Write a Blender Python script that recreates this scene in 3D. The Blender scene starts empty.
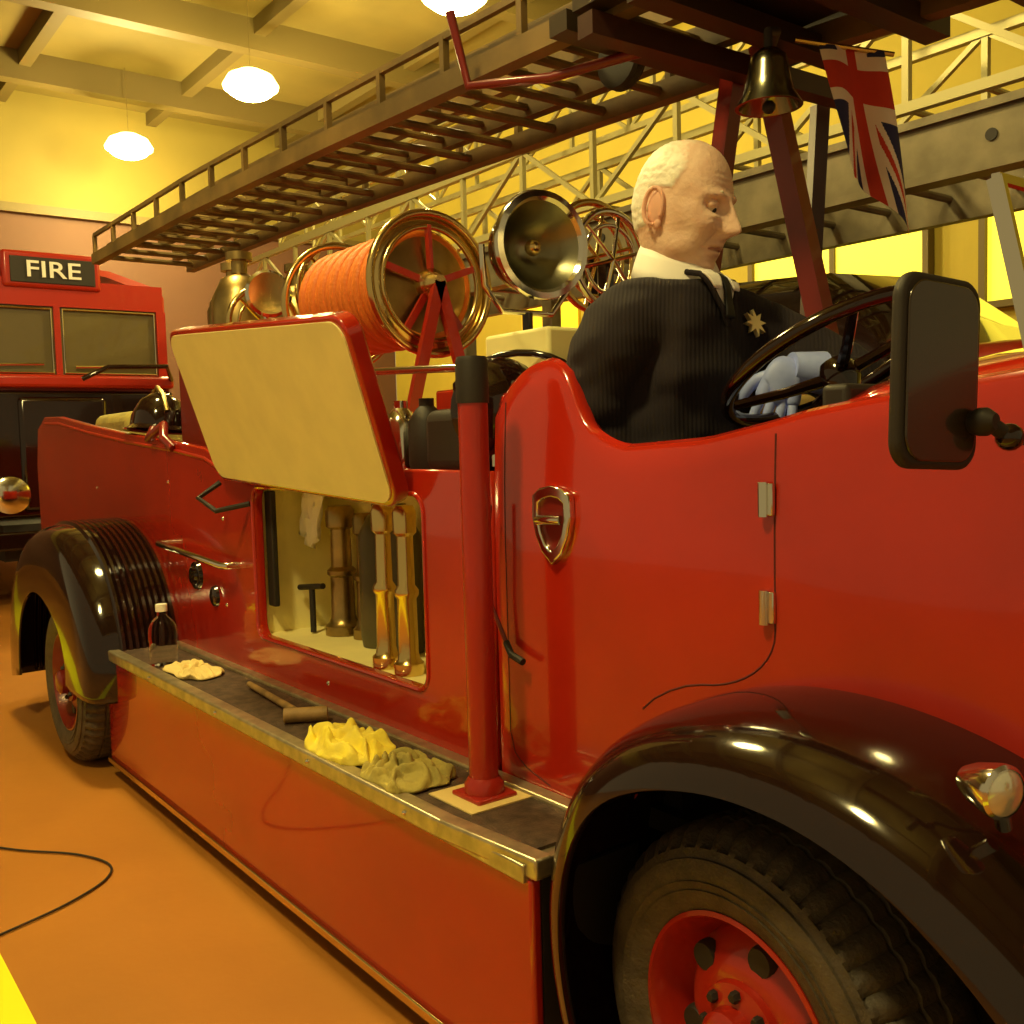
import bpy, bmesh, math, random
from mathutils import Vector, Matrix, noise
from mathutils.bvhtree import BVHTree
random.seed(4)
V=Vector
scene=bpy.context.scene
try:
    scene.view_settings.view_transform='Standard'
    scene.view_settings.look='None'
except Exception: pass

# ------------------------------------------------------------------ materials
def mat(name,col,rough=.5,metal=0,coat=0,var=0,vscale=8,bump=0,bscale=60,emis=None,estr=0,trans=0,ior=1.45,col2=None):
    m=bpy.data.materials.new(name); m.use_nodes=True
    nt=m.node_tree; b=nt.nodes['Principled BSDF']
    b.inputs['Base Color'].default_value=(*col,1)
    b.inputs['Roughness'].default_value=rough
    b.inputs['Metallic'].default_value=metal
    b.inputs['IOR'].default_value=ior
    if coat: b.inputs['Coat Weight'].default_value=coat; b.inputs['Coat Roughness'].default_value=.04
    if trans: b.inputs['Transmission Weight'].default_value=trans
    if emis: b.inputs['Emission Color'].default_value=(*emis,1); b.inputs['Emission Strength'].default_value=estr
    tc=nt.nodes.new('ShaderNodeTexCoord')
    if var or col2:
        n=nt.nodes.new('ShaderNodeTexNoise'); n.inputs['Scale'].default_value=vscale; n.inputs['Detail'].default_value=5
        nt.links.new(tc.outputs['Object'],n.inputs['Vector'])
        r=nt.nodes.new('ShaderNodeValToRGB'); r.color_ramp.elements[0].position=.35; r.color_ramp.elements[1].position=.65
        c2=col2 if col2 else tuple(min(1,c*(1+var)) for c in col)
        c1=col if col2 else tuple(c*(1-var) for c in col)
        r.color_ramp.elements[0].color=(*c1,1); r.color_ramp.elements[1].color=(*c2,1)
        nt.links.new(n.outputs['Fac'],r.inputs['Fac']); nt.links.new(r.outputs['Color'],b.inputs['Base Color'])
    if bump:
        n=nt.nodes.new('ShaderNodeTexNoise'); n.inputs['Scale'].default_value=bscale; n.inputs['Detail'].default_value=4
        nt.links.new(tc.outputs['Object'],n.inputs['Vector'])
        bp=nt.nodes.new('ShaderNodeBump'); bp.inputs['Strength'].default_value=bump; bp.inputs['Distance'].default_value=.01
        nt.links.new(n.outputs['Fac'],bp.inputs['Height']); nt.links.new(bp.outputs['Normal'],b.inputs['Normal'])
    return m
RED=mat('red_paint',(.41,.017,.006),.18,coat=.9,var=.10,vscale=2.5,bump=.035,bscale=3)
REDS=mat('red_paint_plain',(.36,.016,.006),.32,coat=.5)
DRED=mat('dark_red_paint',(.18,.012,.008),.3,coat=.4)
BLK=mat('black_gloss_paint',(.012,.004,.003),.10,coat=.5)
BLKM=mat('black_matt',(.02,.015,.012),.6)
RUB=mat('tyre_rubber',(.07,.052,.034),.6,var=.25,vscale=20,bump=.3,bscale=120)
MATB=mat('ribbed_rubber_mat',(.07,.04,.024),.7,var=.4,vscale=30,bump=.5,bscale=200)
CHR=mat('chrome',(.75,.72,.62),.12,metal=1)
ALU=mat('aluminium_trim',(.50,.43,.28),.34,metal=.8,var=.2,vscale=25)
BRASS=mat('brass',(.72,.54,.22),.2,metal=1)
OLDB=mat('aged_brass',(.38,.27,.10),.35,metal=1,var=.3)
WOOD=mat('worn_wood',(.28,.17,.06),.6,var=.3,vscale=20)
BELLM=mat('tarnished_bell_metal',(.26,.25,.17),.2,metal=1,var=.2)
CREAM=mat('cream_paint',(.86,.79,.34),.5,var=.04)
CREAM2=mat('locker_cream_paint',(.88,.78,.33),.55,var=.08,vscale=5)
TAN=mat('tan_leather',(.5,.36,.12),.5,bump=.2)
SKIN=mat('skin',(.82,.56,.42),.5,var=.09,vscale=30,bump=.15,bscale=90)
HAIR=mat('white_hair',(.80,.72,.58),.75,var=.10,vscale=120,bump=.25,bscale=260)
SHIRT=mat('white_shirt',(.90,.87,.80),.7)
GLOVE=mat('nitrile_glove',(.36,.45,1.0),.45,var=.10,vscale=30)
TROU=mat('dark_trousers',(.02,.02,.03),.8)
SHOE=mat('shoe_leather',(.01,.01,.01),.3)
TIE=mat('black_tie',(.01,.01,.012),.6)
GOLD=mat('gold_badge',(.95,.8,.45),.3,metal=.7)
WIN=mat('window_glass',(.11,.085,.035),.06,coat=1)
LADM=mat('weathered_ladder_wood',(.15,.095,.028),.5,var=.3,vscale=6)
STEEL=mat('grey_steel',(.19,.16,.10),.45,metal=.4,var=.2)
STEELL=mat('light_steel',(.48,.43,.20),.4,metal=.3)
HOSE=mat('orange_hose',(.70,.18,.02),.5,bump=.3,bscale=90)
YEL=mat('yellow_cloth',(.88,.74,.06),.9,bump=.3,bscale=60,col2=(.75,.62,.10),vscale=18)
OLV=mat('olive_cloth',(.42,.34,.08),.9,bump=.4,bscale=60,col2=(.30,.25,.07),vscale=20)
CLR=mat('clear_plastic',(1,.98,.85),.04,trans=1,ior=1.12)
WHITE=mat('white_plastic',(.85,.83,.75),.4)
CARD=mat('cardboard',(.72,.56,.22),.8)
SW=mat('navy_ribbed_sweater',(.015,.010,.014),.9)
nt=SW.node_tree; b=nt.nodes['Principled BSDF']
tc=nt.nodes.new('ShaderNodeTexCoord'); mp=nt.nodes.new('ShaderNodeMapping'); mp.inputs['Rotation'].default_value=(0,0,math.radians(-40))
w=nt.nodes.new('ShaderNodeTexWave'); w.wave_type='BANDS'; w.bands_direction='X'
w.inputs['Scale'].default_value=38; w.inputs['Distortion'].default_value=1.5; w.inputs['Detail Scale'].default_value=.4
bp=nt.nodes.new('ShaderNodeBump'); bp.inputs['Strength'].default_value=.25; bp.inputs['Distance'].default_value=.003
nt.links.new(tc.outputs['Object'],mp.inputs['Vector']); nt.links.new(mp.outputs['Vector'],w.inputs['Vector']); nt.links.new(w.outputs['Fac'],bp.inputs['Height']); nt.links.new(bp.outputs['Normal'],b.inputs['Normal'])
HEADM=mat('head_skin_and_hair',(.80,.50,.34),.5,bump=.22,bscale=110)
nt=HEADM.node_tree; b=nt.nodes['Principled BSDF']
at=nt.nodes.new('ShaderNodeAttribute'); at.attribute_name='hairmask'
tc=nt.nodes.new('ShaderNodeTexCoord')
n1=nt.nodes.new('ShaderNodeTexNoise'); n1.inputs['Scale'].default_value=110; n1.inputs['Detail'].default_value=4
nt.links.new(tc.outputs['Object'],n1.inputs['Vector'])
ad=nt.nodes.new('ShaderNodeMath'); ad.operation='MULTIPLY_ADD'; ad.inputs[1].default_value=.7
nt.links.new(n1.outputs['Fac'],ad.inputs[0]); nt.links.new(at.outputs['Fac'],ad.inputs[2])
mr=nt.nodes.new('ShaderNodeMapRange'); mr.inputs['From Min'].default_value=.55; mr.inputs['From Max'].default_value=1.05
nt.links.new(ad.outputs[0],mr.inputs['Value'])
n2=nt.nodes.new('ShaderNodeTexNoise'); n2.inputs['Scale'].default_value=24; n2.inputs['Detail'].default_value=4
nt.links.new(tc.outputs['Object'],n2.inputs['Vector'])
sk=nt.nodes.new('ShaderNodeMix'); sk.data_type='RGBA'; sk.inputs['A'].default_value=(.70,.40,.28,1); sk.inputs['B'].default_value=(.92,.72,.56,1)
nt.links.new(n2.outputs['Fac'],sk.inputs['Factor'])
mx=nt.nodes.new('ShaderNodeMix'); mx.data_type='RGBA'; mx.inputs['B'].default_value=(.82,.78,.66,1)
nt.links.new(mr.outputs['Result'],mx.inputs['Factor']); nt.links.new(sk.outputs['Result'],mx.inputs['A']); nt.links.new(mx.outputs['Result'],b.inputs['Base Color'])

# ------------------------------------------------------------------ helpers
def empty(name):
    e=bpy.data.objects.new(name,None); e.empty_display_size=.1
    bpy.context.collection.objects.link(e); return e
def obj(name,verts,faces,m,parent=None,smooth=True,mi=None):
    me=bpy.data.meshes.new(name); me.from_pydata([tuple(v) for v in verts],[],faces); me.update()
    o=bpy.data.objects.new(name,me); bpy.context.collection.objects.link(o)
    if isinstance(m,(list,tuple)):
        for k in m: me.materials.append(k)
    else: me.materials.append(m)
    if mi:
        for p,i in zip(me.polygons,mi): p.material_index=i
    bm=bmesh.new(); bm.from_mesh(me); bmesh.ops.recalc_face_normals(bm,faces=bm.faces); bm.to_mesh(me); bm.free()
    for p in me.polygons: p.use_smooth=smooth
    if smooth:
        try: me.set_sharp_from_angle(angle=math.radians(40))
        except Exception: pass
    if parent: o.parent=parent
    return o
def bev(o,w,seg=3):
    md=o.modifiers.new('bevel','BEVEL'); md.width=w; md.segments=seg; md.limit_method='ANGLE'; md.angle_limit=math.radians(40)
    return o
def box(name,a,b_,m,parent=None,bevel=0,rot=None,seg=3):
    x0,y0,z0=a; x1,y1,z1=b_
    vs=[V((x,y,z)) for x in(x0,x1) for y in(y0,y1) for z in(z0,z1)]
    if rot:
        c=V(((x0+x1)/2,(y0+y1)/2,(z0+z1)/2)); vs=[c+rot@(v-c) for v in vs]
    fs=[(0,1,3,2),(4,6,7,5),(0,4,5,1),(2,3,7,6),(0,2,6,4),(1,5,7,3)]
    o=obj(name,vs,fs,m,parent)
    if bevel: bev(o,bevel,seg)
    return o
def frame(d):
    d=V(d).normalized(); a=V((0,0,1)) if abs(d.z)<.9 else V((1,0,0))
    x=a.cross(d).normalized(); y=d.cross(x); return x,y,d
def tubegeo(pts,r,seg=12,closed=False):
    pts=[V(p) for p in pts]; n=len(pts); vs=[];fs=[]
    rr=r if isinstance(r,(list,tuple)) else [r]*n
    x=None
    for i,p in enumerate(pts):
        if closed: d=(pts[(i+1)%n]-pts[i-1])
        else: d=(pts[min(i+1,n-1)]-pts[max(i-1,0)])
        d.normalize()
        if x is None: x,_,_=frame(d)
        x=(x-d*x.dot(d)).normalized(); y=d.cross(x)
        for k in range(seg):
            a=2*math.pi*k/seg; vs.append(p+(x*math.cos(a)+y*math.sin(a))*rr[i])
    m=n if closed else n-1
    for i in range(m):
        j=(i+1)%n
        for k in range(seg):
            l=(k+1)%seg; fs.append((i*seg+k,i*seg+l,j*seg+l,j*seg+k))
    if not closed:
        fs.append(tuple(range(seg))); fs.append(tuple((n-1)*seg+k for k in range(seg)))
    return vs,fs
def tube(name,pts,r,m,parent=None,seg=12,closed=False):
    v,f=tubegeo(pts,r,seg,closed); return obj(name,v,f,m,parent)
def multi(name,parts,m,parent=None,smooth=True):
    vs=[];fs=[]
    for v,f in parts:
        o=len(vs); vs+=v; fs+=[tuple(i+o for i in q) for q in f]
    return obj(name,vs,fs,m,parent,smooth)
def boxgeo(a,b_):
    x0,y0,z0=a; x1,y1,z1=b_
    vs=[V((x,y,z)) for x in(x0,x1) for y in(y0,y1) for z in(z0,z1)]
    return vs,[(0,1,3,2),(4,6,7,5),(0,4,5,1),(2,3,7,6),(0,2,6,4),(1,5,7,3)]
def beamgeo(p,q,w,h):
    p=V(p);q=V(q);d=(q-p).normalized(); x=V((0,0,1)).cross(d)
    if x.length<.05: x=V((0,1,0))
    x.normalize(); y=d.cross(x)
    vs=[e+x*a*w/2+y*c*h/2 for e in(p,q) for a,c in((-1,-1),(1,-1),(1,1),(-1,1))]
    return vs,[(0,1,2,3),(4,5,6,7),(0,1,5,4),(1,2,6,5),(2,3,7,6),(3,0,4,7)]
def lathe(name,prof,c,axis,m,parent=None,seg=48,fn=None):
    x,y,d=frame(axis); c=V(c); vs=[];fs=[]
    n=len(prof)
    for s in range(seg):
        a=2*math.pi*s/seg
        for i,(r,h) in enumerate(prof):
            if fn: r,h=fn(s,i,r,h)
            vs.append(c+(x*math.cos(a)+y*math.sin(a))*r+d*h)
    for s in range(seg):
        t=(s+1)%seg
        for i in range(n-1):
            fs.append((s*n+i,t*n+i,t*n+i+1,s*n+i+1))
    o=obj(name,vs,fs,m,parent)
    bm=bmesh.new(); bm.from_mesh(o.data); bmesh.ops.remove_doubles(bm,verts=bm.verts,dist=1e-5); bmesh.ops.recalc_face_normals(bm,faces=bm.faces); bm.to_mesh(o.data); bm.free()
    return o
def loft(name,secs,m,parent=None,closed=False,solid=0):
    n=len(secs[0]); vs=[p for s in secs for p in s]; fs=[]
    for i in range(len(secs)-1):
        for k in range(n if closed else n-1):
            l=(k+1)%n; fs.append((i*n+k,i*n+l,(i+1)*n+l,(i+1)*n+k))
    o=obj(name,vs,fs,m,parent)
    if solid:
        md=o.modifiers.new('s','SOLIDIFY'); md.thickness=solid; md.offset=0
    return o
def sphere(name,c,r,m,parent=None,sc=(1,1,1),seg=24,rot=None):
    vs=[];fs=[];n=seg;k=seg//2; c=V(c)
    for i in range(k+1):
        for j in range(n):
            t=math.pi*i/k;a=2*math.pi*j/n
            p=V((r*sc[0]*math.sin(t)*math.cos(a),r*sc[1]*math.sin(t)*math.sin(a),r*sc[2]*math.cos(t)))
            if rot: p=rot@p
            vs.append(c+p)
    for i in range(k):
        for j in range(n): fs.append((i*n+j,i*n+(j+1)%n,(i+1)*n+(j+1)%n,(i+1)*n+j))
    o=obj(name,vs,fs,m,parent)
    bm=bmesh.new(); bm.from_mesh(o.data); bmesh.ops.remove_doubles(bm,verts=bm.verts,dist=1e-6); bm.to_mesh(o.data); bm.free()
    return o
def interp(tab,x):
    if x<=tab[0][0]: return tab[0][1]
    for (a,b0),(c,d) in zip(tab,tab[1:]):
        if x<=c:
            t=(x-a)/(c-a); return b0+(d-b0)*t
    return tab[-1][1]
def sinterp(tab,x,w=10):
    return sum(interp(tab,x+k*w/4) for k in range(-4,5))/9
def rrect(x0,z0,x1,z1,r,n=6):
    out=[]
    for cx,cz,a0 in((x1-r,z1-r,0),(x0+r,z1-r,90),(x0+r,z0+r,180),(x1-r,z0+r,270)):
        for i in range(n+1):
            a=math.radians(a0+90*i/n); out.append((cx+r*math.cos(a),cz+r*math.sin(a)))
    return out
def plate(name,loops,y,th,m,parent=None,bevel=.004):
    cu=bpy.data.curves.new(name,'CURVE'); cu.dimensions='2D'; cu.fill_mode='BOTH'; cu.extrude=th/2; cu.bevel_depth=bevel; cu.bevel_resolution=2
    for L in loops:
        s=cu.splines.new('POLY'); s.points.add(len(L)-1); s.use_cyclic_u=True
        for i,(a,b0) in enumerate(L): s.points[i].co=(a,b0,0,1)
    o=bpy.data.objects.new(name+'_c',cu); bpy.context.collection.objects.link(o)
    bpy.context.view_layer.update()
    me=bpy.data.meshes.new_from_object(o.evaluated_get(bpy.context.evaluated_depsgraph_get()))
    bpy.data.objects.remove(o)
    for v in me.vertices:
        x,z,d=v.co; v.co=(x,y+d,z)
    me.flip_normals()
    me.materials.clear(); me.materials.append(m)
    o=bpy.data.objects.new(name,me); bpy.context.collection.objects.link(o)
    if parent: o.parent=parent
    return o
def rot_about(o,c,M):
    c=V(c)
    for v in o.data.vertices: v.co=c+M@(v.co-c)

# ================================================================== ROOM
floorm=mat('painted_concrete_floor',(.46,.185,.03),.40,var=.10,vscale=1.2,bump=.05,bscale=30)
box('floor',(-16,-5,-.1),(5,9.2,0),floorm)
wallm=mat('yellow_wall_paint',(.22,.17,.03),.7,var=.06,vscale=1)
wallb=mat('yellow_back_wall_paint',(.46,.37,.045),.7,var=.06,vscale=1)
wallp=mat('pink_brown_wall_paint',(.115,.052,.028),.7,var=.06,vscale=1)
box('wall_far',(-15.2,-5,4.62),(-15,9,6.4),wallm)
box('wall_far_lower',(-15.2,-5,0),(-15.02,9,4.62),wallp)
box('wall_back',(-15,9,0),(5,9.2,6.4),wallb)
ceilm=mat('ceiling_sheeting',(.20,.155,.036),.75,var=.15,vscale=.8)
box('ceiling',(-15,-5,6.2),(5,9,6.35),ceilm)
beamm=mat('roof_beam_paint',(.13,.095,.025),.6)
tr=[]
for x in(-13.6,-11.2,-8.8,-6.4,-4,-1.6,.8): tr.append(boxgeo((x-.1,-5,5.85),(x+.1,9,6.2)))
multi('trim_1',tr,beamm,smooth=False)
tr=[]
for y in(-3,-1,1,3,5,7): tr.append(boxgeo((-15,y-.07,6.02),(5,y+.07,6.2)))
multi('trim_2',tr,beamm,smooth=False)
multi('trim_3',[boxgeo((-15.02,-5,4.56),(-14.9,9,4.68))],beamm,smooth=False)
winm=mat('bright_window',(.9,.8,.2),.5,emis=(1,.80,.03),estr=1.3)
for i,(x0,x1,z0,z1) in enumerate(((-7.2,-5.2,2.4,3.6),(-4.6,-2.6,2.4,3.6))):
    w_=empty('window_%d'%(i+1))
    box('pane',(x0,8.93,z0),(x1,8.97,z1),winm,w_)
    fr=[boxgeo((x0-.06,8.88,z0-.06),(x1+.06,8.99,z0)),boxgeo((x0-.06,8.88,z1),(x1+.06,8.99,z1+.06)),boxgeo((x0-.06,8.88,z0),(x0,8.99,z1)),boxgeo((x1,8.88,z0),(x1+.06,8.99,z1)),boxgeo(((x0+x1)/2-.03,8.9,z0),((x0+x1)/2+.03,8.99,z1))]
    multi('frame',fr,beamm,w_,smooth=False)
fl=mat('yellow_floor_line',(.95,.95,.02),.4)
box('floor_marking_stripe',(-14,.12,0.0005),(3,.43,.003),fl)
lampglow=mat('lamp_glow',(1,.9,.4),.5,emis=(1,.88,.35),estr=35)
shadeg=mat('lamp_diffuser',(1,.8,.3),.5,emis=(1,.82,.2),estr=12)
for i,(x,y) in enumerate(((-10.5,4.6),(-13.4,4.17),(-7.45,5.2),(-4.2,1.0),(-1.2,-1.0))):  # last two pendants hang out of view, added to light the near side
    e=empty('pendant_lamp')
    z=5.2
    lathe('diffuser_bowl',[(0,.17),(.12,.16),(.24,.10),(.30,0),(.29,-.03),(.2,.0)],(x,y,z),(0,0,1),shadeg,e,32)
    sphere('bulb',(x,y,z-.0),.27,lampglow,e,sc=(1,1,.55))
    tube('chain',[(x,y,z+.15),(x,y,6.2)],.003,beamm,e,6)
    L=bpy.data.lights.new('bulb_light','POINT'); L.energy=500 if i<3 else 460; L.color=(1,.79,.30); L.shadow_soft_size=.22
    lo=bpy.data.objects.new('bulb_light',L); lo.location=(x,y,z-.42); bpy.context.collection.objects.link(lo); lo.parent=e

# ================================================================== FIRE ENGINE
FE=empty('fire_engine')
TOP=[(-1.78,1.30),(-1.76,1.335),(-1.72,1.37),(-1.66,1.40),(-1.60,1.41),(-1.555,1.395),(-1.52,1.355),(-1.50,1.305),(-1.475,1.27),(-1.42,1.24),(-1.37,1.225),(-1.17,1.235),(-1.04,1.258),(-.96,1.275),(-.81,1.295),(-.62,1.32),(-.3,1.33),(0,1.28),(.45,1.2)]
WX,WZ,WR=-.985,.322,.322
def bottom(x):
    d=abs(x+.93)
    if d<.46: return max(.5,.27+math.sqrt(.52**2-d*d)-.01)
    return .5
def ybody(x,z):
    y=1.30
    if x>-1.0: y+=.30*(x+1.0)**2
    y+=.05*max(0,(z-1.0))**2*2
    if x<-1.70: y+=.3*(-1.70-x)**2*4
    return y
def cabside(mirror):
    secs=[]
    xs=[-1.78+i*.02 for i in range(int(2.23/.02)+1)]
    for x in xs:
        t=(interp(TOP,x)+interp(TOP,x-.015)+interp(TOP,x+.015))/3
        b0=bottom(x); s=[]
        for k in range(15):
            z=b0+(t-b0)*k/14; s.append(V((x,ybody(x,z),z)))
        y=ybody(x,t)
        s+= [V((x,y+.006,t+.012)),V((x,y+.02,t+.018)),V((x,y+.035,t+.01)),V((x,y+.04,t-.01)),V((x,y+.04,t-.06)),V((x,y+.04,max(b0,t-.5)))]
        if mirror: s=[V((p.x,4.16-p.y,p.z)) for p in s]
        secs.append(s)
    return loft('cab_side_'+('far' if mirror else 'near'),secs,RED,FE)
cabside(False); cabside(True)
box('cab_rear_wall',(-1.80,1.33,.52),(-1.72,2.83,1.37),RED,FE,.03)
box('seat_back',(-1.72,1.36,.9),(-1.66,2.80,1.36),TAN,FE,.03)
box('seat_cushion',(-1.70,1.36,.74),(-1.25,2.80,.86),TAN,FE,.03)
box('seat_box',(-1.70,1.38,.54),(-1.30,2.78,.74),BLKM,FE)
box('cab_floor',(-1.75,1.35,.50),(-.50,2.81,.54),BLKM,FE)
secs=[]
for i in range(29):
    x=-.92+i*.049
    t=interp(TOP,x); y0=ybody(x,t)+.03; y1=4.16-y0; s=[]
    for k in range(17):
        u=k/16; s.append(V((x,y0+(y1-y0)*u,t+.01+.10*math.sin(math.pi*u)**.7)))
    secs.append(s)
loft('bonnet_top',secs,RED,FE,solid=.01)
box('dashboard',(-.97,1.36,1.05),(-.92,2.80,1.33),BLKM,FE,.01)
box('radiator_front',(.42,1.75,.55),(.5,2.41,1.25),CHR,FE,.03)
def bodyline(pts,off=.0): return [V((x,ybody(x,z)-off,z)) for x,z in pts]
seamm=mat('door_gap',(.09,.004,.003),.7)
sp=[(-1.015,1.255-i*.02) for i in range(17)]
for i in range(1,11):
    a=math.radians(80*i/10); sp.append((-1.205+.19*math.cos(a),.935-.115*math.sin(a)))
sp+=[(-1.21,.813),(-1.25,.797),(-1.29,.775),(-1.32,.75)]
tube('door_front_gap',bodyline(sp,-.0018),.003,seamm,FE,6)
sp=[(-1.735,1.34-i*.03) for i in range(25)]+[(-1.72,.575),(-1.68,.55),(-1.60,.53)]
tube('door_rear_gap',bodyline(sp,-.0018),.003,seamm,FE,6)
for z in(1.15,.975):
    tube('door_hinge',[(-1.03,1.292,z-.028),(-1.03,1.292,z+.028)],.009,CHR,FE,12)
    box('hinge_leaf',(-1.030,1.291,z-.026),(-1.012,1.300,z+.026),CHR,FE,.002)
def shield(s):
    pts=[(-.5,.45),(-.3,.56),(0,.6),(.3,.56),(.5,.45),(.52,.1),(.42,-.2),(.25,-.45),(0,-.62),(-.25,-.45),(-.42,-.2),(-.52,.1)]
    return [(-1.560+a*.108*s,1.085+b0*.125*s) for a,b0 in pts]
plate('door_handle_shield',[shield(1),shield(.80)],1.293,.01,CHR,FE,.004)
plate('door_handle_recess',[shield(.8)],1.296,.004,DRED,FE,0)
tube('door_handle_bar',[(-1.60,1.285,1.092),(-1.565,1.277,1.095),(-1.525,1.283,1.095)],.010,CHR,FE,10)
tube('door_lock_lever',[(-1.72,1.285,.82),(-1.69,1.275,.80),(-1.65,1.275,.79)],.008,BLKM,FE,8)
tube('door_strap',[(-1.745,1.27,1.12),(-1.755,1.262,1.0),(-1.75,1.27,.9),(-1.72,1.285,.82)],.005,DRED,FE,8)

side=[(-1.79,.5),(-1.79,1.185),(-2.2,1.19),(-3.2,1.205),(-3.35,1.22),(-3.5,1.26),(-3.8,1.29),(-4.4,1.335),(-5.0,1.39),(-5.55,1.45),(-5.85,1.46),(-6.02,1.40),(-6.08,1.2),(-6.08,.9),(-6.06,.5),(-4.87,.5)]
for i in range(0,13):
    a=math.radians(180*i/12); side.append((-4.40-.44*math.cos(a),.36+.44*math.sin(a)))
side.append((-3.94,.5))
hole=rrect(-3.09,.645,-2.055,1.135,.05)
plate('body_side_near',[side,hole],1.312,.022,RED,FE,.006)
plate('body_side_far',[side],2.848,.022,RED,FE,.006)
tube('locker_rim',[(x,1.296,z) for x,z in hole],.007,RED,FE,8,closed=True)
tube('body_side_moulding',[(x,1.297,z-.03) for x,z in side[3:11]],.008,REDS,FE,8)
box('body_deck',(-3.4,1.32,1.14),(-1.79,2.84,1.18),RED,FE,.006)
box('hose_bed_floor',(-6.0,1.32,1.18),(-3.4,2.84,1.24),DRED,FE,.006)
box('body_rear_panel',(-6.07,1.32,.45),(-6.03,2.84,1.38),RED,FE,.01)
box('locker_back',(-3.12,1.58,.60),(-2.02,1.6,1.14),CREAM2,FE)
box('locker_floor',(-3.12,1.325,.61),(-2.02,1.58,.645),CREAM2,FE)
box('locker_ceiling',(-3.12,1.325,1.125),(-2.02,1.58,1.14),CREAM2,FE)
box('locker_end_front',(-2.055,1.325,.645),(-2.03,1.58,1.125),CREAM2,FE)
box('locker_end_rear',(-3.14,1.325,.645),(-3.115,1.58,1.125),CREAM2,FE)
box('chassis',(-5.8,1.45,.22),(.2,2.71,.47),BLKM,FE)
box('equipment_platform',(-3.35,1.52,1.18),(-1.82,2.7,1.30),RED,FE,.01)
box('platform_rail_front',(-2.3,1.50,1.30),(-1.84,1.54,1.40),RED,FE,.008)
def nozzle(x,y,h,r,m):
    lathe('branch_nozzle',[(0,0),(r*1.5,0),(r*1.5,.03),(r*1.15,.04),(r,.06),(r*.95,h*.45),(r*1.2,h*.47),(r*1.2,h*.50),(r*.85,h*.53),(r*.8,h*.82),(r*1.15,h*.84),(r*1.2,h*.96),(r*.9,h),(0,h)],(x,y,.646),(0,0,1),m,FE,24)
nozzle(-2.27,1.37,.45,.027,BRASS); nozzle(-2.385,1.37,.45,.027,BRASS)
nozzle(-2.92,1.52,.42,.040,OLDB); nozzle(-2.80,1.54,.40,.030,OLDB)
DOL=mat('dark_olive_enamel',(.09,.075,.03),.4)
for xx in(-2.66,-2.52): lathe('fire_extinguisher',[(0,0),(.055,0),(.06,.03),(.06,.34),(.03,.40),(.016,.41),(.016,.44),(0,.44)],(xx,1.51,.646),(0,0,1),DOL,FE,24)
multi('hydrant_key',[tubegeo([(-3.0,1.45,.65),(-3.0,1.45,.80)],.010,10),tubegeo([(-3.09,1.45,.79),(-2.92,1.45,.81)],.010,10)],BLKM,FE)
box('locker_black_bar',(-3.10,1.34,.74),(-3.05,1.36,1.12),BLKM,FE,.005)
secs=[]
for i in range(13):
    secs.append([V((-3.08+i*.011-z*.02,1.47+.014*math.sin(i*1.7+z*4),1.12-z*(.20-.05*abs(i-6)/6))) for z in [k/6 for k in range(7)]])
loft('hanging_rag',secs,SHIRT,FE,solid=.003)
BL=V((-3.27,1.26,1.16));BR=V((-2.10,1.26,1.10));TR=V((-2.02,1.08,1.55));TL=V((-3.19,1.08,1.635))
def lidpt(u,v): return (BL*(1-u)+BR*u)*(1-v)+(TL*(1-u)+TR*u)*v
nrm=(BR-BL).cross(TL-BL).normalized()
if nrm.y>0: nrm=-nrm
def lid(name,ins,d0,d1,m):
    out=[]
    for cx,cz,a0 in((1-ins-.05,1-ins*2.2-.11,0),(ins+.05,1-ins*2.2-.11,90),(ins+.05,ins*2.2+.11,180),(1-ins-.05,ins*2.2+.11,270)):
        for i in range(8):
            a=math.radians(a0+90*i/7); out.append((cx+.05*math.cos(a),cz+.11*math.sin(a)))
    n=len(out); vs=[lidpt(u,v)+nrm*d0 for u,v in out]+[lidpt(u,v)+nrm*d1 for u,v in out]
    fs=[tuple(range(n)),tuple(range(n,2*n))]+[(i,(i+1)%n,n+(i+1)%n,n+i) for i in range(n)]
    return obj(name,vs,fs,m,FE)
bev(lid('locker_lid_shell',0,-.04,.004,RED),.006)
lid('locker_lid_lining',.012,.004,.008,CREAM)
tube('lid_stay',[(-3.24,1.25,1.15),(-3.26,1.18,1.10),(-3.16,1.2,1.06),(-3.10,1.29,1.08)],.009,BLKM,FE,8)
tube('grab_rail',[(-3.9,1.30,.905),(-3.9,1.25,.905),(-3.88,1.24,.905),(-3.24,1.24,.87),(-3.22,1.25,.87),(-3.22,1.30,.87)],.012,CHR,FE,10)
lathe('filler_cap',[(0,.03),(.03,.03),(.035,.02),(.05,.018),(.055,0)],(-3.62,1.30,.80),(0,-1,0),BLK,FE,24)
lathe('tank_gauge',[(0,.02),(.025,.02),(.035,.015),(.04,0)],(-3.45,1.30,.74),(0,-1,0),BLK,FE,24)
for i,(x,z) in enumerate(((-3.35,1.02),(-3.35,.72),(-4.9,1.1),(-3.9,1.14),(-2.6,.575),(-1.88,.8))):
    sphere('rivet',(x,1.298,z),.008,CHR,FE,seg=10)

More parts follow.
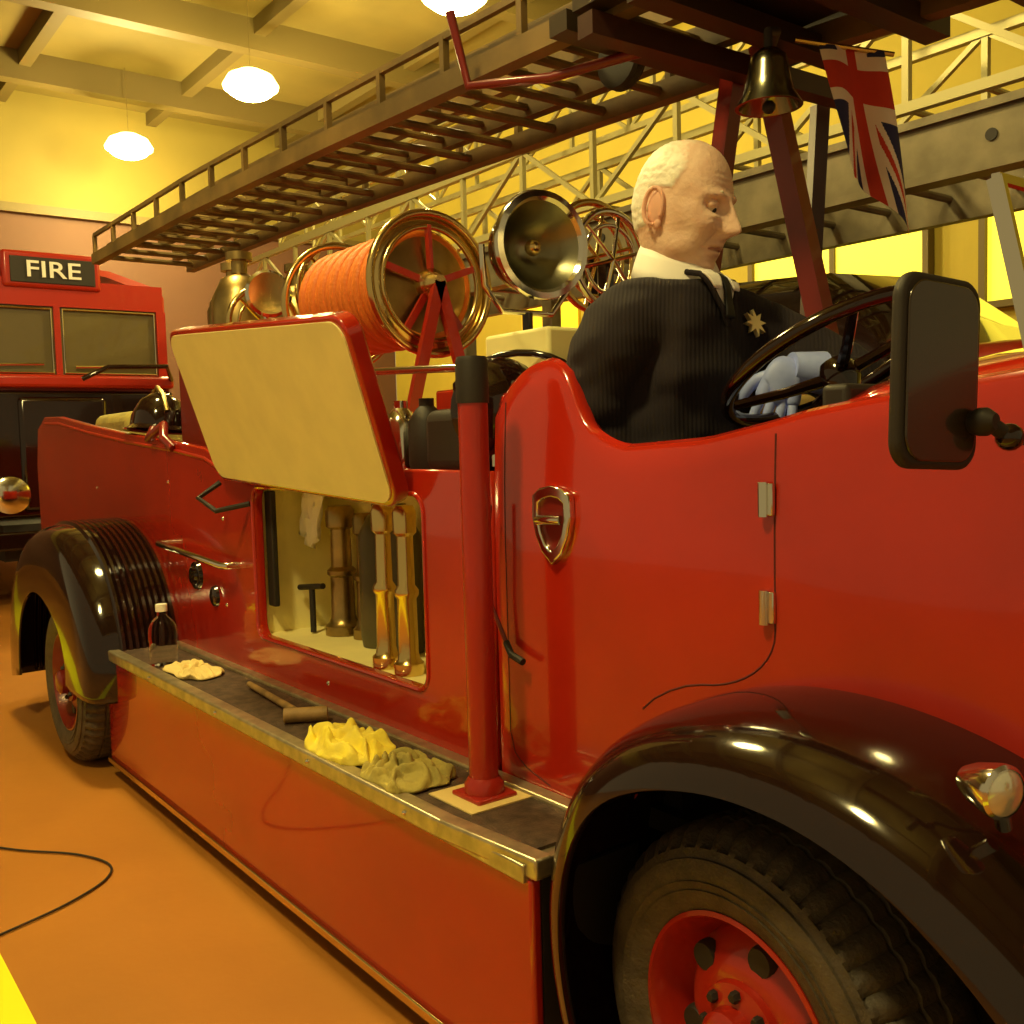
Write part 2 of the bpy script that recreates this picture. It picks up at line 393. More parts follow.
# running board + skirt
RBO=1.045
box('running_board',(-3.98,RBO,.47),(-1.37,1.30,.505),ALU,FE,.004)
box('running_board_mat',(-3.94,RBO+.03,.505),(-1.40,1.275,.512),MATB,FE)
box('board_trim_outer',(-3.99,RBO-.012,.478),(-1.62,RBO+.03,.518),ALU,FE,.006)
box('board_trim_inner',(-3.97,1.258,.505),(-1.42,1.30,.522),ALU,FE,.006)
v,f=beamgeo((-1.63,RBO+.009,.498),(-1.345,RBO+.03,.500),.042,.04); bev(multi('board_trim_front',[(v,f)],ALU,FE),.006)
box('board_trim_rear',(-4.0,RBO,.505),(-3.955,1.30,.518),ALU,FE,.004)
box('skirt_panel',(-4.0,RBO+.01,.075),(-1.36,RBO+.035,.478),RED,FE,.008)
box('skirt_trim',(-4.0,RBO-.002,.062),(-1.36,RBO+.04,.085),BRASS,FE,.004)
box('skirt_front_end',(-1.385,RBO+.035,.075),(-1.36,1.32,.475),BLKM,FE)
box('skirt_rear_end',(-4.0,RBO+.035,.075),(-3.97,1.32,.475),DRED,FE)
for x in (-3.4,-2.8,-2.2,-1.75):
    sphere('trim_screw',(x,RBO-.013,.498),.006,CHR,FE,seg=8)
px,py=-1.685,1.19
lathe('stanchion_post',[(0,0),(.031,0),(.031,.80),(.030,.82)],(px,py,.53),(0,0,1),REDS,FE,24)
lathe('stanchion_cap',[(.034,0),(.034,.085),(.03,.095),(0,.095)],(px,py,1.335),(0,0,1),BLKM,FE,24)
lathe('stanchion_collar',[(.030,.0),(.042,.0),(.042,.02),(.032,.035)],(px,py,.522),(0,0,1),REDS,FE,24)
box('stanchion_base',(px-.05,py-.05,.513),(px+.05,py+.05,.524),REDS,FE,.004)
box('cardboard_pad',(px-.085,py-.085,.5125),(px+.075,py+.075,.5155),CARD,None)

# fenders
FT=[(-40,.78),(-15,.72),(10,.64),(35,.57),(54,.54),(70,.515),(90,.495),(110,.49),(131,.50),(150,.475),(180,.44),(215,.43)]
def RF(a): return sinterp(FT,a,12)
def fender(cx,cz,Rf,a0,a1,ys,m,name,n=72,mirror=False):
    secs=[]
    for i in range(n+1):
        a=a0+(a1-a0)*i/n; R0=Rf(a); s=[]
        for y,dr in ys:
            r=R0+dr; yy=4.16-y if mirror else y
            s.append(V((cx+r*math.cos(math.radians(a)),yy,cz+r*math.sin(math.radians(a)))))
        secs.append(s)
    return loft(name,secs,m,FE,solid=.006)
YF=[(1.42,-.010),(1.34,-.003),(1.29,.0),(1.25,.0),(1.20,-.004),(1.16,-.010),(1.125,-.020),(1.095,-.034),(1.07,-.052),(1.055,-.07),(1.045,-.092),(1.042,-.105),(1.052,-.108)]
for mir in(False,True):
    fender(-.93,.36,RF,-38,212,YF,BLK,'front_fender',mirror=mir)
RT=[(-20,.50),(20,.52),(90,.56),(125,.68),(150,.86),(170,.98),(200,1.04)]
def RR(a): return sinterp(RT,a,20)
YR=[(1.34,.0)]
for k in range(9):
    y=1.30-k*.025; YR+=[(y,.004),(y-.007,.018),(y-.016,.018),(y-.023,.004)]
YR+=[(1.05,.0),(1.02,-.01),(.985,-.03),(.968,-.06),(.958,-.10),(.953,-.16),(.950,-.24),(.950,-.32),(.957,-.325)]
for mir in(False,True):
    fender(-4.38,.36,RR,-5,190,YR,BLK,'rear_fender',mirror=mir)
LX,LY,LZ=-.56,1.10,.845
lathe('side_lamp_shell',[(r*.88,h*.9) for r,h in [(0,-.045),(.018,-.04),(.028,-.02),(.033,.0),(.036,.012),(.036,.02),(.031,.024)]],(LX,LY,LZ),(1,-.30,0),CHR,FE,32)
lathe('side_lamp_glass',[(.0275,.020),(.018,.025),(0,.028)],(LX,LY,LZ),(1,-.30,0),mat('lamp_lens',(.75,.74,.62),.12,metal=.5,coat=1),FE,32)
tube('side_lamp_stem',[(LX,LY+.02,LZ-.02),(LX-.01,LY+.05,LZ-.06)],.01,CHR,FE)

def wheel(cx,cy,steer,name,flip=1,rimmat=REDS,wr=None):
    wr=wr or WR
    ax=(0,-1,0) if flip>0 else (0,1,0)
    parts=[]
    k=wr/.334
    T=[(.185,.0),(.198,.012),(.215,.022),(.235,.028),(.2355,.025),(.25,.030),(.2505,.027),(.27,.029),(.285,.024),(.2855,.019),(.300,.014),(.306,.008),(.322,-.006),(.330,-.022),(.333,-.05),(.326,-.053),(.326,-.058),(.333,-.061),(.334,-.09),(.327,-.093),(.327,-.098),(.334,-.101),(.333,-.13),(.322,-.165),(.300,-.185),(.26,-.195),(.19,-.17)]
    T=[(r*k,h) for r,h in T]
    def fn(s,i,r,h):
        if 11<=i<=13 and s%3==0: r-=.010; h-=.004
        if i in(14,17,18,21,22) and s%3==0: r-=.006
        return r,h
    parts.append(lathe(name+'_tyre',T,(cx,cy,wr),ax,RUB,FE,150,fn))
    P=[(.198,.006),(.200,.016),(.192,.018),(.186,.006),(.178,-.02),(.168,-.05),(.160,-.06),(.150,-.045),(.125,-.022),(.10,-.012),(.085,-.01),(.082,.002),(.05,.01),(.048,.035),(.035,.045),(0,.047)]
    parts.append(lathe(name+'_rim',[(r*k,h) for r,h in P],(cx,cy,wr),ax,rimmat,FE,64))
    for q in range(6):
        a=2*math.pi*(q+.3)/6; c=V((cx+.124*math.cos(a),cy+(.030*flip),wr+.124*math.sin(a)))
        parts.append(lathe(name+'_hand_hole',[(0,.012),(.022,.012),(.025,.004),(.025,-.01)],c+V((0,-flip*.002,0)),ax,BLKM,FE,20))
    for q in range(8):
        a=2*math.pi*q/8; c=V((cx+.065*math.cos(a),cy-.002*flip,wr+.065*math.sin(a)))
        parts.append(lathe(name+'_wheel_nut',[(0,.016),(.007,.016),(.0095,.012),(.0095,0)],c,ax,BLKM,FE,6))
    M=Matrix.Rotation(math.radians(steer),3,'Z')
    if steer:
        for g in parts: rot_about(g,(cx,cy+.09*flip,wr),M)
wheel(WX,1.17,-3,'front_wheel')
wheel(WX,2.99,-3,'front_wheel_far',flip=-1)
wheel(-4.32,.99,0,'rear_wheel',rimmat=DRED,wr=.335)
wheel(-4.32,3.17,0,'rear_wheel_far',flip=-1,rimmat=DRED,wr=.335)
tube('front_axle',[(WX,1.4,.333),(WX,2.76,.333)],.035,BLKM,FE)
tube('rear_axle',[(-4.32,1.2,.333),(-4.32,2.96,.333)],.05,BLKM,FE)

# mirror
MC=V((-.600,1.052,1.315))
Mz=Matrix.Rotation(math.radians(-4),3,'Z')@Matrix.Rotation(math.radians(-3),3,'X')
def mirshape(d0,d1,w,h,m,name,bevel=.006):
    L=rrect(-w/2,-h/2,w/2,h/2,.03,7); n=len(L)
    vs=[MC+Mz@V((d0,a,b0)) for a,b0 in L]+[MC+Mz@V((d1,a,b0)) for a,b0 in L]
    fs=[tuple(range(n)),tuple(range(n,2*n))]+[(i,(i+1)%n,n+(i+1)%n,n+i) for i in range(n)]
    return bev(obj(name,vs,fs,m,FE),bevel)
mirshape(-.008,.008,.146,.213,BLKM,'mirror_housing',.006)
mirshape(.007,.0105,.128,.196,mat('mirror_back',(.03,.018,.008),.25,coat=.6),'mirror_back_plate',.002)
mirshape(-.010,-.007,.134,.201,CHR,'mirror_glass',.001)
AP=MC+V((.012,.052,-.055))
lathe('mirror_knuckle',[(0,.0),(.012,0),(.016,.01),(.016,.02),(.009,.03),(0,.03)],AP,(1,0,0),BLKM,FE,16)
tube('mirror_arm',[AP+V((.02,0,0)),AP+V((.03,.03,-.018)),AP+V((.035,.08,-.02)),(-.50,1.24,1.24),(-.46,1.37,1.22)],.009,BLKM,FE)
sphere('mirror_ball',AP+V((.03,.03,-.018)),.016,BLK,FE,seg=14)
multi('windscreen_frame',[beamgeo((-.69,1.36,1.59),(-.625,1.36,1.30),.010,.022),beamgeo((-.69,2.80,1.59),(-.625,2.80,1.30),.010,.022),beamgeo((-.69,1.36,1.59),(-.69,2.80,1.59),.012,.012),beamgeo((-.64,1.36,1.37),(-.64,2.80,1.37),.012,.012)],CHR,FE)
# steering wheel
SR=.205
SC=V((-1.115,1.6,1.385)); sx=V((.866,0,.5)); sy=V((0,1,0)); sn=V((-.5,0,.866))
parts=[tubegeo([SC+(sx*math.cos(2*math.pi*i/48)+sy*math.sin(2*math.pi*i/48))*SR for i in range(48)],.014,12,True)]
for a in(40,140,220,320):
    a=math.radians(a); d=sx*math.cos(a)+sy*math.sin(a); parts.append(tubegeo([SC-sn*.03+d*.02,SC-sn*.02+d*.1,SC+d*(SR-.003)],[.012,.010,.009],8))
multi('steering_wheel',parts,BLK,FE)
lathe('steering_hub',[(0,.01),(.025,.008),(.035,-.01),(.035,-.04),(.022,-.06),(.02,-.1)],SC-sn*.01,sn,BLK,FE,24)
tube('steering_column',[SC-sn*.1,SC-sn*.55],.018,CHR,FE)

# gantry
GY=2.02
multi('ladder_gantry',[beamgeo((-1.60,GY,2.20),(-1.36,GY,1.20),.042,.05),beamgeo((-1.68,GY,2.20),(-1.86,GY,1.28),.045,.045)],DRED,FE)
multi('ladder_gantry_crossbar',[beamgeo((-1.66,1.50,2.15),(-1.62,2.5,2.15),.05,.05),beamgeo((-1.74,2.45,2.17),(-1.84,2.50,1.30),.04,.04)],mat('dark_gantry_steel',(.05,.018,.01),.4),FE)
tube('gantry_loop',[(-2.1,1.45,2.32),(-2.1,1.5,2.15),(-1.9,1.6,2.13),(-1.66,1.75,2.16)],.012,DRED,FE)
lathe('bell_cup',[(0,.115),(.02,.113),(.035,.10),(.040,.08),(.045,.05),(.052,.025),(.066,.004),(.068,0),(.06,.0),(.045,.03),(0,.08)],(-1.33,1.70,1.920),(0,0,1),BELLM,FE,40)
tube('bell_bracket',[(-1.33,1.70,2.02),(-1.33,1.70,2.07),(-1.40,1.82,2.12),(-1.58,2.02,2.16)],.009,BLKM,FE)
sphere('bell_clapper',(-1.33,1.70,1.920),.014,BLKM,FE,seg=10)

# hose reel
RC=V((-2.5,1.63,1.725))
def ring3(x,cy_,cz_,r,t,n=48): return tubegeo([V((x,cy_+r*math.cos(2*math.pi*i/n),cz_+r*math.sin(2*math.pi*i/n))) for i in range(n)],t,10,True)
def ringx(x,r,t,n=48): return ring3(x,RC.y,RC.z,r,t,n)
multi('hose_reel_rims',[ringx(-2.5,.205,.012),ringx(-2.5,.165,.008),ringx(-3.06,.205,.012)],BRASS,FE)
lathe('hose_reel_flange',[(.205,.004),(.165,.004),(.165,-.004),(.205,-.004),(.205,.004)],(-2.505,RC.y,RC.z),(1,0,0),BRASS,FE,48)
lathe('hose_reel_disc',[(.165,0),(.03,.02),(0,.02)],(-2.535,RC.y,RC.z),(1,0,0),OLDB,FE,48)
sp=[]
for k in range(5):
    a=math.radians(72*k+20); sp.append(beamgeo(RC,RC+V((0,.17*math.cos(a),.17*math.sin(a))),.012,.020))
multi('hose_reel_spokes',sp,REDS,FE)
lathe('hose_reel_hub',[(0,.05),(.02,.05),(.03,.03),(.045,.01),(.045,-.02)],RC,(1,0,0),BRASS,FE,24)
hp=[]
for k in range(14):
    hp.append(ringx(-2.55-k*.036,.150+(.006 if k%2 else 0),.020,32))
multi('wound_hose',hp,HOSE,FE)
multi('hose_reel_stand',[beamgeo((-2.46,RC.y,RC.z),(-2.46,RC.y-.12,1.30),.02,.035),beamgeo((-2.46,RC.y,RC.z),(-2.46,RC.y+.12,1.30),.02,.035),beamgeo((-3.10,RC.y,RC.z),(-3.10,RC.y-.12,1.30),.02,.035),beamgeo((-3.10,RC.y,RC.z),(-3.10,RC.y+.12,1.30),.02,.035)],REDS,FE)
def handwheel(x,y,z,r,m,sm):
    g=[ring3(x,y,z,r,.011,40),ring3(x,y,z,r*.72,.006,40)]
    for k in range(6):
        a=math.radians(60*k+15); g.append(tubegeo([V((x+.01,y,z)),V((x,y+r*math.cos(a),z+r*math.sin(a)))],.006,8))
    multi('handwheel',g,m,FE); multi('handwheel_post',[beamgeo((x-.02,y,z),(x-.02,y,1.30),.03,.03)],sm,FE)
handwheel(-2.02,1.90,1.74,.13,CHR,BLK)
handwheel(-3.22,1.72,1.80,.17,BRASS,REDS)
handwheel(-3.40,1.50,1.70,.13,BRASS,REDS)
handwheel(-2.25,2.05,1.80,.16,BRASS,BLK)
lathe('small_spotlight',[(0,-.10),(.05,-.08),(.07,-.02),(.075,0),(.08,.01),(.07,.02),(0,.0)],(-3.22,1.44,1.78),(1,-.2,0),CHR,FE,28)
tube('small_spotlight_post',[(-3.24,1.44,1.72),(-3.24,1.44,1.18)],.010,CHR,FE)

# searchlight
SL=V((-1.985,1.618,1.745)); sd=V((1,-.12,-.03))
lathe('searchlight_shell',[(0,-.15),(.03,-.148),(.075,-.12),(.105,-.07),(.120,-.02),(.122,.015)],SL,sd,BLK,FE,48)
lathe('searchlight_bezel',[(.122,.0),(.133,.004),(.137,.016),(.133,.028),(.118,.030),(.110,.020)],SL,sd,CHR,FE,48)
lathe('searchlight_reflector',[(.114,.018),(.085,-.03),(.05,-.07),(0,-.09)],SL,sd,mat('reflector',(.36,.34,.22),.28,metal=1),FE,48)
sphere('searchlight_bulb',SL+V((-.02,0,0)),.022,BRASS,FE,seg=14)
tube('searchlight_yoke',[SL+V((-.05,-.14,0)),SL+V((-.05,-.135,-.10)),SL+V((-.05,-.08,-.16)),SL+V((-.05,.08,-.16)),SL+V((-.05,.135,-.10)),SL+V((-.05,.14,0))],.008,CHR,FE)
tube('searchlight_stem',[SL+V((-.05,0,-.16)),(-2.035,1.618,1.30)],.014,BLK,FE)
box('cream_box',(-2.12,1.54,1.30),(-1.86,1.78,1.53),CREAM,FE,.01)
lathe('black_horn',[(0,0),(.09,0),(.115,.03),(.12,.05),(.10,.09),(.03,.13),(0,.13)],(-1.90,1.40,1.33),(1,-.3,0),BLK,FE,32)
box('black_bag',(-2.12,1.34,1.185),(-1.92,1.47,1.34),BLKM,FE,.03)
for k in range(3):
    lathe('gear_cylinder',[(0,0),(.045,0),(.05,.02),(.05,.13),(.03,.16),(.02,.17),(.02,.19),(0,.19)],(-2.22-k*.13,1.42,1.185),(0,0,1),BLKM if k%2==0 else CHR,FE,20)
tube('chrome_hand_rail',[(-3.3,1.36,1.20),(-3.3,1.36,1.46),(-3.25,1.36,1.50),(-1.9,1.36,1.43),(-1.84,1.36,1.38),(-1.84,1.36,1.2)],.010,CHR,FE)
tube('chrome_arch_rail',[(-2.05,1.40,1.30)]+[(-1.93+.12*math.cos(math.radians(180-18*i)),1.40+.02*i,1.40+.07*math.sin(math.radians(18*i))) for i in range(11)]+[(-1.80,1.62,1.30)],.009,BLK,FE)
for k,(x,y) in enumerate(((-3.72,1.55),(-3.95,1.62),(-3.85,1.85))):
    lathe('brass_fuel_can',[(0,0),(.10,0),(.11,.02),(.11,.22),(.10,.24),(.10,.25),(.07,.31),(.03,.33),(.03,.38),(.05,.38),(.05,.41),(0,.41)],(x,y,1.60),(0,0,1),OLDB,FE,24)
box('can_shelf',(-4.08,1.42,1.24),(-3.58,2.0,1.60),DRED,FE,.008)
for k,(x,y) in enumerate(((-4.35,1.42),(-4.65,1.50),(-4.20,1.62))):
    lathe('fire_helmet',[(.15,.0),(.135,.006),(.115,.02),(.11,.07),(.085,.125),(.045,.155),(0,.165)],(x,y,1.35),(0,.1,1),BLK,FE,28)
    tube('helmet_comb',[(x-.11,y,1.43),(x-.07,y,1.50),(x,y,1.535),(x+.07,y,1.50),(x+.11,y,1.43)],.010,OLDB,FE,8)
tube('red_coiled_line',[(-4.05,1.30,1.35),(-4.02,1.27,1.31),(-3.96,1.27,1.33),(-3.9,1.29,1.36),(-3.85,1.27,1.31),(-3.8,1.29,1.27)],.018,DRED,FE)
box('stowed_canvas',(-5.5,1.45,1.24),(-4.9,2.4,1.46),OLV,FE,.05)
lathe('headlamp',[(0,-.12),(.05,-.11),(.09,-.04),(.10,0),(.10,.02),(0,.03)],(.1,1.30,.85),(1,0,0),CHR,FE,32)

# ================================================================== LADDER (overhead)
LD=empty('wheeled_escape_ladder')
def zl(x): return interp([(-6.2,2.32),(-4.3,2.30),(-3,2.255),(-1.6,2.20),(-1,2.16)],x)
lp=[]
X0,X1=-5.75,-.95
n=28
xs=[X0+(X1-X0)*i/n for i in range(n+1)]
for y in(1.58,2.10):
    for a,b0 in zip(xs,xs[1:]):
        lp.append(beamgeo((a,y,zl(a)),(b0,y,zl(b0)),.045,.055))
        lp.append(beamgeo((a,y,zl(a)+.13),(b0,y,zl(b0)+.13),.018,.018))
    for x in xs[::2]: lp.append(beamgeo((x,y,zl(x)),(x,y,zl(x)+.13),.02,.02))
for i in range(21):
    x=X0+.1+i*.228; lp.append(tubegeo([(x,1.58,zl(x)),(x,2.10,zl(x))],.014,8))
for y in(1.66,2.02):
    for a,b0 in zip(xs,xs[1:]): lp.append(beamgeo((a,y,zl(a)+.06),(b0,y,zl(b0)+.06),.04,.055))
for y in(1.74,1.94):
    for a,b0 in zip(xs,xs[1:]): lp.append(beamgeo((a,y,zl(a)+.12),(b0,y,zl(b0)+.12),.035,.045))
for i in range(20):
    x=X0+.2+i*.235; lp.append(tubegeo([(x,1.66,zl(x)+.06),(x,2.02,zl(x)+.06)],.012,8)); lp.append(tubegeo([(x+.1,1.74,zl(x)+.12),(x+.1,1.94,zl(x)+.12)],.012,8))
multi('ladder_sections',lp,LADM,LD,smooth=False)
hd=[]
for x in(-1.75,-1.5,-1.25,-1.0):
    hd.append(boxgeo((x-.03,1.50,zl(x)-.045),(x+.03,2.2,zl(x)-.0)))
hd.append(boxgeo((-1.7,1.5,2.19),(-1.0,1.56,2.36))); hd.append(boxgeo((-1.7,2.12,2.19),(-1.0,2.18,2.36)))
hd.append(boxgeo((-1.6,1.62,2.22),(-1.15,2.06,2.34)))
multi('ladder_head_carriage',hd,mat('dark_carriage_steel',(.04,.025,.012),.4),LD,smooth=False)
lathe('ladder_pulley',[(0,.02),(.07,.02),(.075,.01),(.065,0),(.075,-.01),(.07,-.02),(0,-.02)],(-1.9,1.84,2.22),(0,1,0),BLKM,LD,28)

# flag
FLG=empty('union_jack_flag')
BLU=mat('flag_blue',(.03,.03,.10),.8); RDF=mat('flag_red',(.60,.05,.02),.8); WHF=mat('flag_white',(.88,.78,.62),.8)
def uj(u,v):
    a=(u-.5)*2; b0=(v-.5)
    if abs(a)<.13 or abs(b0)<.08: return 1
    if abs(a)<.24 or abs(b0)<.17: return 2
    d1=abs(a*.5-b0)/1.118; d2=abs(a*.5+b0)/1.118
    if min(d1,d2)<.035: return 1
    if min(d1,d2)<.11: return 2
    return 0
vs=[];fs=[];mi=[];N=110;M_=110
O=V((-1.41,1.98,2.13))
for i in range(N+1):
    for j in range(M_+1):
        u=i/N;v=j/M_
        w_=.024*math.sin(v*8+u*2)*(.3+u)
        p=O+V((.085*v+.05*u,.12*v+.04*u, -.31*u-.02*v-.07*math.sin(v*math.pi*.5)*u+.03*math.sin(v*5)*u))+V((w_,w_*-.7,0))
        vs.append(p)
for i in range(N):
    for j in range(M_):
        fs.append((i*(M_+1)+j,i*(M_+1)+j+1,(i+1)*(M_+1)+j+1,(i+1)*(M_+1)+j)); mi.append(uj((i+.5)/N*.62+.36,(j+.5)/M_))
obj('flag_cloth',vs,fs,[BLU,RDF,WHF],FLG,True,mi)
tube('flag_pole',[(-1.44,1.935,2.14),(-1.31,2.12,2.105)],.006,BRASS,FLG,8)

# ================================================================== MAN
MAN=empty('elderly_man')
def skin(name,verts,edges,radii,m,parent,sub=2,root=0,remesh=0,smooth_it=0):
    me=bpy.data.meshes.new(name); me.from_pydata([tuple(v) for v in verts],edges,[]); me.update()
    o=bpy.data.objects.new(name,me); bpy.context.collection.objects.link(o)
    md=o.modifiers.new('skin','SKIN'); md.use_smooth_shade=True
    for i,r in enumerate(radii):
        d=me.skin_vertices[0].data[i]; d.radius=(r,r) if not isinstance(r,tuple) else r
        d.use_root=(i==root)
    sb=o.modifiers.new('sub','SUBSURF'); sb.levels=sub; sb.render_levels=sub
    if remesh:
        rm=o.modifiers.new('rm','REMESH'); rm.mode='VOXEL'; rm.voxel_size=remesh
        sm=o.modifiers.new('sm','SMOOTH'); sm.factor=.5; sm.iterations=smooth_it
    bpy.context.view_layer.update()
    me2=bpy.data.meshes.new_from_object(o.evaluated_get(bpy.context.evaluated_depsgraph_get()))
    bpy.data.objects.remove(o)
    o=bpy.data.objects.new(name,me2); bpy.context.collection.objects.link(o)
    me2.materials.clear()
    for k in (m if isinstance(m,(list,tuple)) else [m]): me2.materials.append(k)
    for p in me2.polygons: p.use_smooth=True
    o.parent=parent
    return o
bv=[(-1.54,1.60,.96),(-1.53,1.60,1.14),(-1.52,1.60,1.31),(-1.50,1.60,1.44),(-1.495,1.59,1.51),(-1.485,1.585,1.59),(-1.475,1.583,1.68),
    (-1.50,1.49,1.51),(-1.505,1.415,1.475),(-1.56,1.40,1.33),(-1.545,1.425,1.20),(-1.36,1.50,1.13),
    (-1.485,1.70,1.51),(-1.445,1.79,1.475),(-1.31,1.865,1.395),(-1.185,1.865,1.335),(-1.225,1.78,1.365),(-1.255,1.705,1.385),
    (-1.50,1.50,.93),(-1.12,1.48,.93),(-1.06,1.48,.66),(-1.50,1.71,.93),(-1.12,1.74,.93),(-1.06,1.74,.66)]
be=[(0,1),(1,2),(2,3),(3,4),(4,5),(5,6),(3,7),(7,8),(8,9),(9,10),(10,11),(3,12),(12,13),(13,14),(14,15),(15,16),(16,17),(0,18),(18,19),(19,20),(0,21),(21,22),(22,23)]
br=[.16,.18,.175,.155,.110,.072,.070, .108,.095,.085,.075,.045, .105,.092,.078,.068,.054,.042, .10,.075,.05,.10,.075,.05]
body=skin('body',bv,be,br,[SW,SKIN,TROU],MAN,2,remesh=.010,smooth_it=12)
for p in body.data.polygons:
    c=p.center
    if c.z>1.585 and abs(c.y-1.585)<.085 and abs(c.x+1.48)<.09: p.material_index=1
    elif c.z<1.0: p.material_index=2
    else: p.material_index=0
for v in body.data.vertices:
    if 1.0<v.co.z<1.56:
        v.co+=v.normal*(.010*noise.noise(V((v.co.x*8,v.co.y*8,v.co.z*15)))+.005*noise.noise(V((v.co.x*18,v.co.y*18,v.co.z*30))))
body.data.update()
bvh=BVHTree.FromPolygons([v.co.copy() for v in body.data.vertices],[tuple(p.vertices) for p in body.data.polygons])
def onb(y,z,off=.004):
    best=None
    for dy in(-.012,0,.012):
        for dz in(-.01,0,.01):
            h=bvh.ray_cast(V((-1.0,y+dy,z+dz)),V((-1,0,0)))
            if h[0] is not None and (best is None or h[0].x>best) and h[0].x<-1.28: best=h[0].x
    return V(((best if best is not None else -1.42)+off,y,z))
for y in(1.48,1.74):
    skin('shoe',[(-1.08,y,.60),(-1.0,y,.585),(-.90,y,.575)],[(0,1),(1,2)],[.045,.042,.032],SHOE,MAN,2)
HC=V((-1.458,1.583,1.722)); S=1.08
HR=Matrix.Rotation(math.radians(14),3,'Z')@Matrix.Rotation(math.radians(11),3,'Y')
def g2(y,z,cy,cz,sy,sz): return math.exp(-((y-cy)/sy)**2-((z-cz)/sz)**2)
def headpt(nx,ny,nz):
    ax=.100 if nx<0 else .090
    x=ax*nx; y=.080*ny; z=.130*nz
    if nz<0:
        y*=1+.14*nz*(1-.2*abs(ny))
        if nx<0: x*=1+.35*nz
        if nx>0: x*=1+.02*nz
    else:
        y*=1+.04*nz
    q=(abs(nx)**2.6+abs(ny)**2.6+abs(nz)**2.6)**(-1/2.6); q=1+(q-1)*.55
    x*=q;y*=q;z*=q
    if nx>0:
        f=0
        f+=.018*g2(y,z,0,.004,.010,.020)+.032*g2(y,z,0,-.026,.0130,.019)+.012*g2(y,z,.0,-.036,.019,.009)
        for s in(-1,1):
            f-=.017*g2(y,z,s*.031,.008,.018,.012)
            f+=.009*g2(y,z,s*.030,.028,.022,.008)
            f+=.009*g2(y,z,s*.043,-.024,.018,.018)
            # nasolabial fold
            for t_ in range(6):
                f-=.0032*g2(y,z,s*(.020+.0024*t_),-.038-.0055*t_,.0035,.005)
            f+=.004*g2(y,z,s*.030,-.010,.014,.005)
            f-=.0025*g2(y,z,s*.031,-.017,.016,.002)
            f-=.005*g2(y,z,s*.026,-.072,.008,.012)
        f+=.007*g2(y,z,0,-.060,.024,.005)+.007*g2(y,z,0,-.073,.021,.005)-.007*g2(y,z,0,-.0665,.024,.0024)
        f-=.005*g2(y,z,0,-.084,.02,.006)
        f+=.014*g2(y,z,0,-.104,.028,.018)
        for zz in(.045,.056,.067): f-=.0016*g2(y,z,0,zz,.04,.0018)
        x+=f*min(1,nx*2.5)
    for s in(-1,1):
        y+=s*.010*g2(x,z,.03,-.080,.035,.028)*(1 if y*s>0 else 0)
        y-=s*.005*g2(x,z,.045,.02,.015,.02)*(1 if y*s>0 else 0)
        y-=s*.004*g2(x,z,.04,-.045,.018,.018)*(1 if y*s>0 else 0)
    x+=.010*g2(y,z,0,-.122,.035,.02)*(1 if nx>-.2 else 0)
    return V((x,y,z))
def sstep(x): x=max(0,min(1,x)); return x*x*(3-2*x)
def hmask(c):
    x,y,z=c
    lowz=-.045+max(0,x+.02)*1.6 if x<.0 else .010+x*1.7
    if x<-.03: lowz=-.055+(x+.1)*.3
    lo=sstep((z-lowz)/.020+.5)
    front=sstep((.030-x)/.035+.35)
    top=1-.62*sstep((z-.070)/.035)*sstep((x+.055)/.05)
    return lo*front*top
n=k=144
vs=[];fs=[];hm=[]
for i in range(k+1):
    for j in range(n):
        t=math.pi*i/k;a=2*math.pi*j/n
        d=V((math.cos(a)*math.sin(t),math.sin(a)*math.sin(t),math.cos(t)))
        p=headpt(*d); m_=hmask(p)
        if abs(p.x+.012)<.022 and -.045<p.z<.032 and abs(p.y)>.05: m_*=.15
        p=p+d*(.0045*m_+.0018*m_*noise.noise(p*120))
        vs.append(HC+HR@(p*S)); hm.append(m_)
for i in range(k):
    for j in range(n): fs.append((i*n+j,i*n+(j+1)%n,(i+1)*n+(j+1)%n,(i+1)*n+j))
me=bpy.data.meshes.new('head'); me.from_pydata([tuple(v) for v in vs],[],fs); me.update()
at_=me.attributes.new('hairmask','FLOAT','POINT')
for i,v_ in enumerate(hm): at_.data[i].value=v_
me.materials.append(HEADM)
ho=bpy.data.objects.new('head',me); bpy.context.collection.objects.link(ho); ho.parent=MAN
bm=bmesh.new(); bm.from_mesh(me); bmesh.ops.remove_doubles(bm,verts=bm.verts,dist=1e-6); bmesh.ops.recalc_face_normals(bm,faces=bm.faces); bm.to_mesh(me); bm.free()
for p in me.polygons: p.use_smooth=True
def H(x,y,z): return HC+HR@(V((x,y,z))*S)
EARM=mat('ear_skin',(.80,.46,.34),.5)
